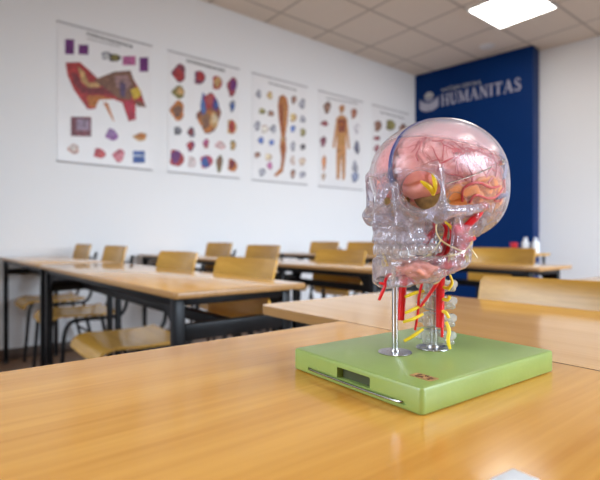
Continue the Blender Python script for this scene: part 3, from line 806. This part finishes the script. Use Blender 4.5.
# sticker
def topq(px, py): return pt(px, py, (.87 - .75 - HB) * 468 / (py - 240))
st = topq(424, 377)
b = MB(); b.prism([tuple((st + (BR_ @ Vector((x, y, 0)))).xy) for x, y in round_rect(-.0055, -.010, .0055, .010, .002, 3)], .75 + HB, .75 + HB + .0002)
stk = b.build('sticker', 'sticker', base, OFF, smooth=False)
b = MB(); rs = random.Random(3)
for k in range(9):
    x, y = rs.uniform(-.003, .003), rs.uniform(-.006, .006); c = st + BR_ @ Vector((x, y, 0)); c.z = .75 + HB + .00035
    b.rbox(c, (rs.uniform(.0008, .003), rs.uniform(.0008, .004), .0002), 0, 1, Matrix.Rotation(rs.uniform(0, 3), 3, 'Z'))
b.build('sticker_print', 'stickerink', stk, OFF, smooth=False)

# bone
def keep(fn, side):
    def g(P):
        d = fn(P); pl = P[..., 2] - (6.4 + .2 * P[..., 0])
        return np.maximum(d, -(pl - .03)) if side > 0 else np.maximum(d, pl + .03)
    return g
V, F = nets(keep(skull, -1), (-10.2, -8.0, -5.6), (11.2, 8.0, 9.0), .17)
bone = mesh_np('skull', WN(V), F, 'bone', model, OFF)
bone.data.materials.append(M['calotte'])
fc_ = np.array([V[f].mean(0) for f in F]); cd = cran(fc_)
thin = (cd < .16) & ~((fc_[:, 0] > 4.8) & (fc_[:, 2] < 4.2) & (np.abs(fc_[:, 1]) < 5.0) & (cd < -.12)) & (fc_[:, 2] > .2) & ~((fc_[:, 0] > 7.5) & (fc_[:, 2] < 3.2))
bone.data.polygons.foreach_set('material_index', thin.astype(int).tolist())
V, F = nets(keep(skull, 1), (-10.2, -8.0, 5.0), (11.2, 8.0, 11.8), .17)
cal = mesh_np('skull_cap', WN(V), F, 'cap', model, OFF); cal['label'] = 'clear lift-off skull cap'
V, F = nets(mandible, (-.6, -6.2, -9.0), (10.2, 6.2, .6), .16)
jaw = mesh_np('jaw', WN(V), F, 'jaw', model, OFF)

# teeth
arch = [(9.7, .42, .42, .40, .95), (9.5, 1.18, .36, .38, .85), (9.0, 1.85, .40, .42, 1.0), (8.3, 2.4, .40, .45, .85), (7.5, 2.8, .42, .48, .8), (6.5, 3.1, .52, .52, .75), (5.4, 3.3, .5, .52, .7)]
def tooth(p, rx, ry, z0, z1, ang):
    b = MB(); seg_ = 12; ca, sa = math.cos(ang), math.sin(ang); vs = []
    prof = [(0, .05), (.04, .6), (.18, .92), (.45, 1.0), (.75, .93), (.93, .75), (1, .08)]
    for t_, k in prof:
        for i in range(seg_):
            a = 2 * math.pi * i / seg_; cx_, sx_ = math.cos(a), math.sin(a)
            q = lambda v: math.copysign(abs(v) ** .7, v)
            lx, ly = q(cx_) * rx * k, q(sx_) * ry * k
            vs.append(W3((p[0] + lx * ca - ly * sa, p[1] + lx * sa + ly * ca, z0 + (z1 - z0) * t_)))
    n = len(prof)
    b.add(vs, [[i * seg_ + k, i * seg_ + (k + 1) % seg_, (i + 1) * seg_ + (k + 1) % seg_, (i + 1) * seg_ + k] for i in range(n - 1) for k in range(seg_)] + [list(range(seg_)), [(n - 1) * seg_ + k for k in range(seg_)]])
    return b
for s in (1, -1):
    for i, (x, y, w, d, h) in enumerate(arch):
        nx = arch[min(i + 1, 6)]; pv = arch[max(i - 1, 0)]
        ang = math.atan2((nx[1] - pv[1]), (nx[0] - pv[0])) - math.pi / 2
        tooth((x, s * y), d, w, -3.5, -3.75 - h, s * ang).build('tooth', 'tooth', bone, OFF, angle=80)
        tooth((x - .35, s * y * .94), d * .92, w * .92, -5.2, -4.72 + .12 * (i < 3), s * ang).build('tooth', 'tooth', jaw, OFF, angle=80)

# brain halves with folded surface
def brain(side):
    def fn(P):
        d = cran(P) + .62
        d = smax(d, .12 - side * P[..., 1], .3)
        d = smax(d, 1.1 + .05 * P[..., 0] - P[..., 2], .9)
        return d
    V, F = nets(fn, (-9.4, -7.0, -.2), (9.2, 7.0, 11.2), .2)
    V = folds(V, fn)
    return mesh_np('brain_half', WN(V), F, 'brain', model, OFF)
def folds(V, fn):
    e = .02; g = np.stack([fn(V + np.eye(3)[i] * e) - fn(V - np.eye(3)[i] * e) for i in range(3)], -1); g /= np.linalg.norm(g, axis=1)[:, None] + 1e-9
    dsp = []
    for v in V:
        p = Vector(v) * .42; w = Vector((noise.noise(p + Vector((9, 0, 0))), noise.noise(p + Vector((0, 7, 0))), noise.noise(p + Vector((0, 0, 5)))))
        n_ = noise.noise(p * 1.25 + w * 1.1); dsp.append(-.34 * math.exp(-(n_ / .10) ** 2) + .10 * abs(n_))
    return V + g * np.array(dsp)[:, None]
brain(1); brain(-1)
def temporal(P):
    d = smin(ell(P, (3.2, 4.6, 1.4), (2.6, 1.5, 1.6), 10), ell(P, (-.8, 5.3, 2.0), (4.4, 2.2, 2.2)), .6)
    return smax(d, cran(P) + .44, .2)
V, F = nets(temporal, (-6, 2.2, -1.2), (7, 7.6, 5), .17)
o = mesh_np('temporal_lobe', WN(folds(V, temporal)), F, 'orange', model, OFF); o['label'] = 'orange side lobe of the brain'

def on_cran(p, off):
    p = np.array(p, float)
    for _ in range(14):
        d = float(cran(p[None])[0]) + off
        e = .02; g = np.array([float(cran((p + np.eye(3)[i] * e)[None])[0]) - float(cran((p - np.eye(3)[i] * e)[None])[0]) for i in range(3)])
        g /= np.linalg.norm(g) + 1e-9; p = p - g * d * .9
    return p
def vessel(name, m, pts, r, off=None, seg_=8, smooth=4):
    if off is not None: pts = [on_cran(p, off) for p in pts]
    b = MB(); rr = [q * SC for q in r] if isinstance(r, (list, tuple)) else r * SC
    b.tube([W3(p) for p in pts], rr, seg_, smooth); return b.build(name, m, model, OFF)
# superior sagittal sinus along the mid line, transverse sinus at the back
vessel('vein', 'vein', [(9.3, .1, 2.6), (9.3, .1, 4.2), (8.6, .1, 6.2), (7.0, .1, 8.3), (4.6, .1, 10.0), (1.2, 0, 11), (-3, 0, 10.6), (-7, 0, 8), (-8.8, 0, 4.8)], [.30, .24, .2, .18, .17, .17, .2, .22, .22], .12)
vessel('vein', 'vein', [(-8.8, .3, 3.2), (-7.6, 3.4, 2.6), (-5.0, 5.3, 2.3), (-2.0, 6.2, 1.5)], [.38, .4, .36, .3], .45)
vessel('vein', 'vein', [(-3.4, 5.2, 6.8), (-3.6, 5.9, 5.2), (-3.0, 6.2, 3.8)], [.3, .42, .25], .5)
# fine arteries branching over the brain
rv = random.Random(21)
def branch(p, d, n, r, depth):
    pts = [p]; q = np.array(p, float); v = np.array(d, float)
    for i in range(n):
        v = v + np.array([rv.gauss(0, .38), rv.gauss(0, .38), rv.gauss(0, .38)]); v /= np.linalg.norm(v)
        q = on_cran(q + v * .75, .52); pts.append(q)
        if depth and i in (n // 3, (2 * n) // 3):
            w = v + np.array([rv.gauss(0, .8), 0, rv.gauss(0, .8)]); branch(q, w, max(4, n // 2), r * .65, depth - 1)
    vessel('artery', 'dartery', pts, [r * (1 - .6 * i / n) for i in range(n + 1)], None, 6, 3)
for p, d in (((2.5, 6, 2.5), (.5, 0, 1)), ((1.5, 6.2, 3), (.1, 0, 1)), ((.5, 6.5, 3), (-.5, 0, .9)), ((-.5, 6.5, 3.2), (-1, 0, .35)), ((3.5, 5.5, 3.2), (.9, 0, .7)), ((-4, 6, 3.4), (-.2, 0, 1)), ((-6, 4.6, 4), (.3, 0, 1)), ((6.5, 4, 4), (.2, -.3, 1))):
    branch(on_cran(p, .52), d, 10, .115, 1)
for p, d in (((5, 5, 5), (-.3, 0, 1)), ((3, 5.5, 5), (-.2, -.2, 1)), ((1, 5.6, 6), (-.6, -.3, .8)), ((-1.5, 5.6, 6), (-.3, -.4, .9)), ((-3.5, 5.8, 3), (-.3, -.2, 1)), ((-2, 6.4, 3.4), (-1, 0, .4)),
             ((-5, 4.8, 2.6), (-.4, -.3, .9)), ((7.5, 2.5, 5), (-.2, .3, 1)), ((6, 3, 7), (-.7, .3, .5)), ((.5, 6.3, 3.4), (.8, 0, .8)), ((-2.8, 6, 4.4), (.5, 0, 1))):
    branch(on_cran(p, .52), d, 9, .075, 2)
for pts in ([(3.6, 5.6, .6), (3.9, 5.6, 2.2), (2.4, 6.0, 3.0), (.2, 6.3, 2.6), (-1.6, 6.3, 2.9)], [(2.6, 5.8, .5), (2.2, 6.0, 1.6), (.2, 6.3, 1.3), (-1.6, 6.2, 1.7), (-3, 6, 2.8)], [(-1.6, 6.2, 1.2), (-3.2, 6, 1.2), (-3.8, 5.8, 2.6), (-2.6, 6.2, 3.6)]):
    vessel('artery', 'dartery', pts, .14, .30)
# optic nerves and eye muscles in the orbits
def line(name, m, pts, r, seg_=10):
    b = MB(); b.tube([pt(*p) for p in pts], [q for q in r] if isinstance(r, (list, tuple)) else r, seg_, 5); return b.build(name, m, model, OFF)
line('nerve', 'yellow', [(420.5, 181, .380), (425, 184, .381), (430, 188, .383), (433, 194, .388)], [.0006, .0020, .0022, .0014])
line('nerve', 'yellow', [(432.5, 173, .382), (434.5, 180, .383), (435, 188, .384), (433, 195, .388)], [.0012, .0018, .0018, .0014])
b = MB(); b.tube([W3((4.4, -1.9, 2.0)), W3((5.8, -2.5, 2.2)), W3((7.2, -3.2, 2.0))], [.22 * SC, .3 * SC, .26 * SC], 10, 4); b.build('nerve', 'yellow', model, OFF)
for s_ in (1, -1):
    V, F = nets(lambda P: ell(P, (4.8, 2.4 * s_, 2.2), (1.2, 2.2, 2.3), 20 * s_), (3.2, -5 if s_ < 0 else 0, -.4), (7, 0 if s_ < 0 else 5, 4.4), .18)
    mesh_np('eye_muscle', WN(V), F, 'orbit', model, OFF)
# red vessels, nerves and glands round the jaw
line('artery', 'artery', [(456, 236, .405), (462, 231, .404), (471, 222, .404), (479, 213, .405), (482, 207, .407)], [.0022, .0030, .0033, .0031, .0022])
line('artery', 'artery', [(447, 243, .41), (456, 242, .405), (466, 240, .404), (475, 238, .405)], [.0018, .0026, .0026, .0018])
line('artery', 'artery', [(440, 327, .425), (440, 300, .425), (441, 275, .425), (446, 255, .42), (452, 240, .415), (458, 226, .42)], [.0036, .0038, .0040, .0034, .0028, .002])
line('artery', 'artery', [(401, 320, .432), (402, 300, .432), (404, 280, .432), (412, 262, .435)], [.0030, .0034, .0036, .003])
line('artery', 'artery', [(415, 330, .425), (418, 312, .423), (419, 296, .422), (423, 279, .422)], [.0011, .0012, .0013, .0012])
line('artery', 'artery', [(420, 307, .421), (428, 296, .419), (435, 286, .417), (440, 278, .417)], [.0012, .0015, .0017, .0015])
line('artery', 'artery', [(442, 337, .424), (442, 326, .424), (441, 316, .424)], [.0013, .0014, .0014])
line('artery', 'artery', [(379, 300, .392), (382, 293, .391), (385, 285, .391), (379, 283, .392)], [.0012, .0015, .0014, .0010])
line('artery', 'artery', [(385, 285, .391), (386, 279, .395), (392, 274, .40)], [.0013, .0013, .0010])
line('artery', 'artery', [(423, 246, .41), (430, 236, .41), (434, 228, .408), (433, 220, .41)], [.0016, .0022, .0022, .0014])
line('artery', 'artery', [(424, 268, .408), (436, 262, .405), (447, 250, .405), (452, 236, .406), (449, 222, .408)], [.0012, .0018, .0022, .002, .0012])
line('artery', 'artery', [(440, 222, .41), (446, 228, .407), (444, 240, .406), (440, 252, .405)], [.001, .0016, .0016, .001])
line('artery', 'artery', [(408, 268, .40), (418, 272, .402), (428, 268, .405), (432, 258, .408)], [.001, .0013, .0014, .001])
for pts in ([(396, 276, .398), (410, 275, .398), (424, 271, .399), (438, 265, .40), (450, 256, .402)], [(404, 270, .398), (416, 264, .398), (430, 262, .399), (442, 252, .402), (446, 238, .404)]):
    line('muscle', 'skin', pts, [.0008, .0018, .0022, .0022, .0012], 8)
for pts in ([(470, 245, .40), (463, 252, .397), (450, 256, .396), (437, 257, .397), (424, 263, .396), (412, 270, .395)],
            [(463, 252, .397), (452, 247, .395), (441, 240, .396), (436, 230, .398), (438, 218, .40)],
            [(441, 240, .396), (434, 250, .395), (424, 258, .394), (414, 262, .394)],
            [(450, 256, .397), (446, 265, .398), (438, 272, .40), (432, 277, .402), (432, 283, .404)],
            [(446, 265, .398), (440, 280, .402), (434, 284, .404)]):
    line('nerve', 'cream', pts, .0007, 8)
line('nerve', 'yellow', [(470, 245, .402), (473, 238, .406), (474, 230, .41)], .0009, 8)
line('nerve', 'cream', [(469, 247, .402), (473, 252, .40), (477, 258, .40)], .0009, 8)
line('nerve', 'yellow', [(462, 251, .403), (465, 256, .402), (467, 262, .402)], [.0011, .0018, .0012], 8)
line('nerve', 'yellow', [(445, 222, .40), (450, 226, .40), (454, 233, .405)], [.0008, .0012, .0008], 8)
line('nerve', 'yellow', [(383, 254, .400), (385, 260, .402), (388, 266, .404)], [.0006, .0012, .0008], 8)
line('nerve', 'cream', [(418, 266, .396), (426, 260, .397), (432, 252, .40)], [.0008, .0014, .0008], 8)
# pink gland and muscle bits inside the jaw
for i, (c, r) in enumerate((((2.6, 4.2, -3.2), (1.2, .5, 1.9)), ((6.6, 1.6, -6.2), (1.9, 1.8, 1.0)), ((3.4, 3.3, -5.6), (1.6, .5, .6)))):
    V, F = nets(lambda P: ell(P, c, r), [c[k] - r[k] - .4 for k in range(3)], [c[k] + r[k] + .4 for k in range(3)], .15)
    V = V + (V - np.array(c)) * np.array([.35 * noise.noise(Vector(v) * 1.6) for v in V])[:, None]
    mesh_np('muscle', WN(V), F, 'skin' if i != 1 else 'salmon', model, OFF)
# latch pin on the cap and the wire along the cut
lp = on_cran((-1.0, 6.5, 5.2), -.12)
b = MB(); nrm = (W3(lp) - W3((-1, 0, 4))).normalized(); b.tube([W3(lp) - nrm * .002, W3(lp) + nrm * .0012, W3(lp) + nrm * .0022], [.0022, .0024, .0012], 12); b.build('latch_pin', 'chrome', model, OFF)
vessel('latch_wire', 'steel', [(6.2, 5.0, 2.6), (3.5, 6.0, 3.6), (1.0, 6.8, 4.6)], .06, -.12)

# neck: clear vertebrae on a steel pin
def vert_sdf(P):
    P = sym(P)
    d = smax(np.sqrt(P[..., 0] ** 2 + P[..., 1] ** 2) - 1.1, np.abs(P[..., 2]) - .78, .3)
    d = smin(d, cap(P, (-.6, 1.2, 0), (-1.5, 1.0, .1), .5), .3)
    d = smin(d, cap(P, (0, .9, -.1), (-.1, 1.9, -.25), .45, .3), .3)
    d = smin(d, cap(P, (-1.5, .9, .1), (-2.1, 0, -.1), .35), .3)
    d = smin(d, cap(P, (-2.1, 0, -.1), (-3.2, 0, -.55), .4, .25), .3)
    return smax(d, -(np.sqrt((P[..., 0] + 1.25) ** 2 + P[..., 1] ** 2) - .55), .2)
SPX = 1.15
zb = (.75 + HB - OS.z) / SC
V0, F0 = nets(vert_sdf, (-4, -2.7, -1.4), (1.8, 2.7, 1.2), .15); V0 = V0 * np.array((1.2, 1.2, 1.1))
nv = 7; zs = [-2.3 + (zb + 1.3 + 2.3) * i / (nv - 1) for i in range(nv)]
vme = None
for i, z in enumerate(zs):
    if vme is None:
        vo = mesh_np('vertebra', WN(V0) - np.array(OS[:]), F0, 'vertebra', model); vme = vo
    else:
        vo = vme.copy(); COL.objects.link(vo); vo.parent = model
    vo.location = W3((SPX - .25 * math.sin(i / 6 * 3.1), 0, z)) - OFF
for pts in ([(424, 291, .424), (415, 293, .422), (405, 297, .421)], [(424, 304, .424), (414, 309, .421), (405, 313, .42)], [(423, 314, .424), (413, 319, .421), (403, 322, .42)], [(423, 329, .424), (413, 336, .421), (404, 341, .420)],
            [(440, 286, .424), (448, 288, .421), (452, 283, .421)], [(440, 298, .424), (447, 300, .42), (450, 296, .42)], [(440, 310, .424), (446, 313, .42), (449, 318, .419)]):
    line('nerve', 'yellow', pts, [.0012, .0017, .0013], 8)
b = MB(); b.tube([W3((SPX, 0, -1.5)), W3((SPX, 0, zb + .1))], .0034, 14); b.build('neck_pin', 'chrome', model, OFF)
c = W3((SPX + .15, 0, zb))
b = MB(); b.lathe(c, [(.0148, 0), (.0152, .0006), (.0148, .0013), (.006, .0016), (.0055, .004), (.005, .0042)], 36); b.build('pin_foot', 'chrome', model, OFF)
line('nerve', 'yellow', [(446, 322, .416), (449, 330, .413), (448, 340, .411), (450, 349, .410)], [.0014, .0017, .0017, .0013])
line('nerve', 'yellow', [(448, 290, .42), (452, 283, .42), (450, 275, .42)], [.0012, .0014, .001])
# chin rod
rb = topq(395, 352.5); rb.z = .75 + HB
b = MB(); b.tube([(rb.x, rb.y, rb.z + .0005), (rb.x, rb.y, W3((0, 0, -7.6)).z)], .0027, 16); b.build('chin_rod', 'chrome', model, OFF)
b = MB(); b.lathe(rb, [(.0146, 0), (.0150, .0005), (.0146, .0011), (.004, .0014), (.0036, .003), (.003, .003)], 36); b.build('rod_foot', 'chrome', model, OFF)

# ------------------------------------------------------------------ light
w = bpy.data.worlds.new('sky'); S.world = w; w.use_nodes = True
nt = w.node_tree; bg = nt.nodes['Background']
sky = nt.nodes.new('ShaderNodeTexSky'); sky.sky_type = 'NISHITA'; sky.sun_disc = False; sky.sun_elevation = R(35); sky.sun_rotation = R(40)
nt.links.new(sky.outputs[0], bg.inputs[0]); bg.inputs[1].default_value = .25
for i, (a, c) in enumerate(wins):
    l = bpy.data.lights.new('daylight', 'AREA'); l.shape = 'RECTANGLE'; l.size = c - a; l.size_y = 1.7; l.energy = 115; l.spread = R(115); l.color = (.74, .86, 1)
    o = bpy.data.objects.new('daylight', l); COL.objects.link(o); o.location = ((a + c) / 2, YR - .25, 1.75); o.rotation_euler = (R(50), 0, 0)

l = bpy.data.lights.new('daylight', 'AREA'); l.shape = 'RECTANGLE'; l.size = 2.0; l.size_y = 1.7; l.energy = 40; l.color = (.80, .89, 1); l.spread = R(125)  # added fill light, set behind the invented near-wall window
o = bpy.data.objects.new('daylight', l); COL.objects.link(o); o.location = (XR - .2, sum(NW) / 2, 1.75); o.rotation_euler = (0, R(-60), 0)

# ------------------------------------------------------------------ camera
cam = bpy.data.cameras.new('camera'); cam.sensor_fit = 'HORIZONTAL'; cam.sensor_width = 36; cam.lens = 28.08
cam.clip_start = .01
cam.dof.use_dof = True; cam.dof.focus_distance = .405; cam.dof.aperture_fstop = 7.0
co = bpy.data.objects.new('camera', cam); COL.objects.link(co); co.location = CAM
co.rotation_euler = (R(90), 0, -math.asin(CY)); S.camera = co
S.view_settings.view_transform = 'Standard'; S.view_settings.look = 'None'; S.view_settings.gamma = 1; S.view_settings.use_curve_mapping = False
S.view_settings.exposure = .38
S.cycles.use_denoising = True
S.cycles.transparent_max_bounces = 24; S.cycles.max_bounces = 14; S.cycles.transmission_bounces = 12
S.cycles.caustics_reflective = False
S.cycles.sample_clamp_indirect = 6
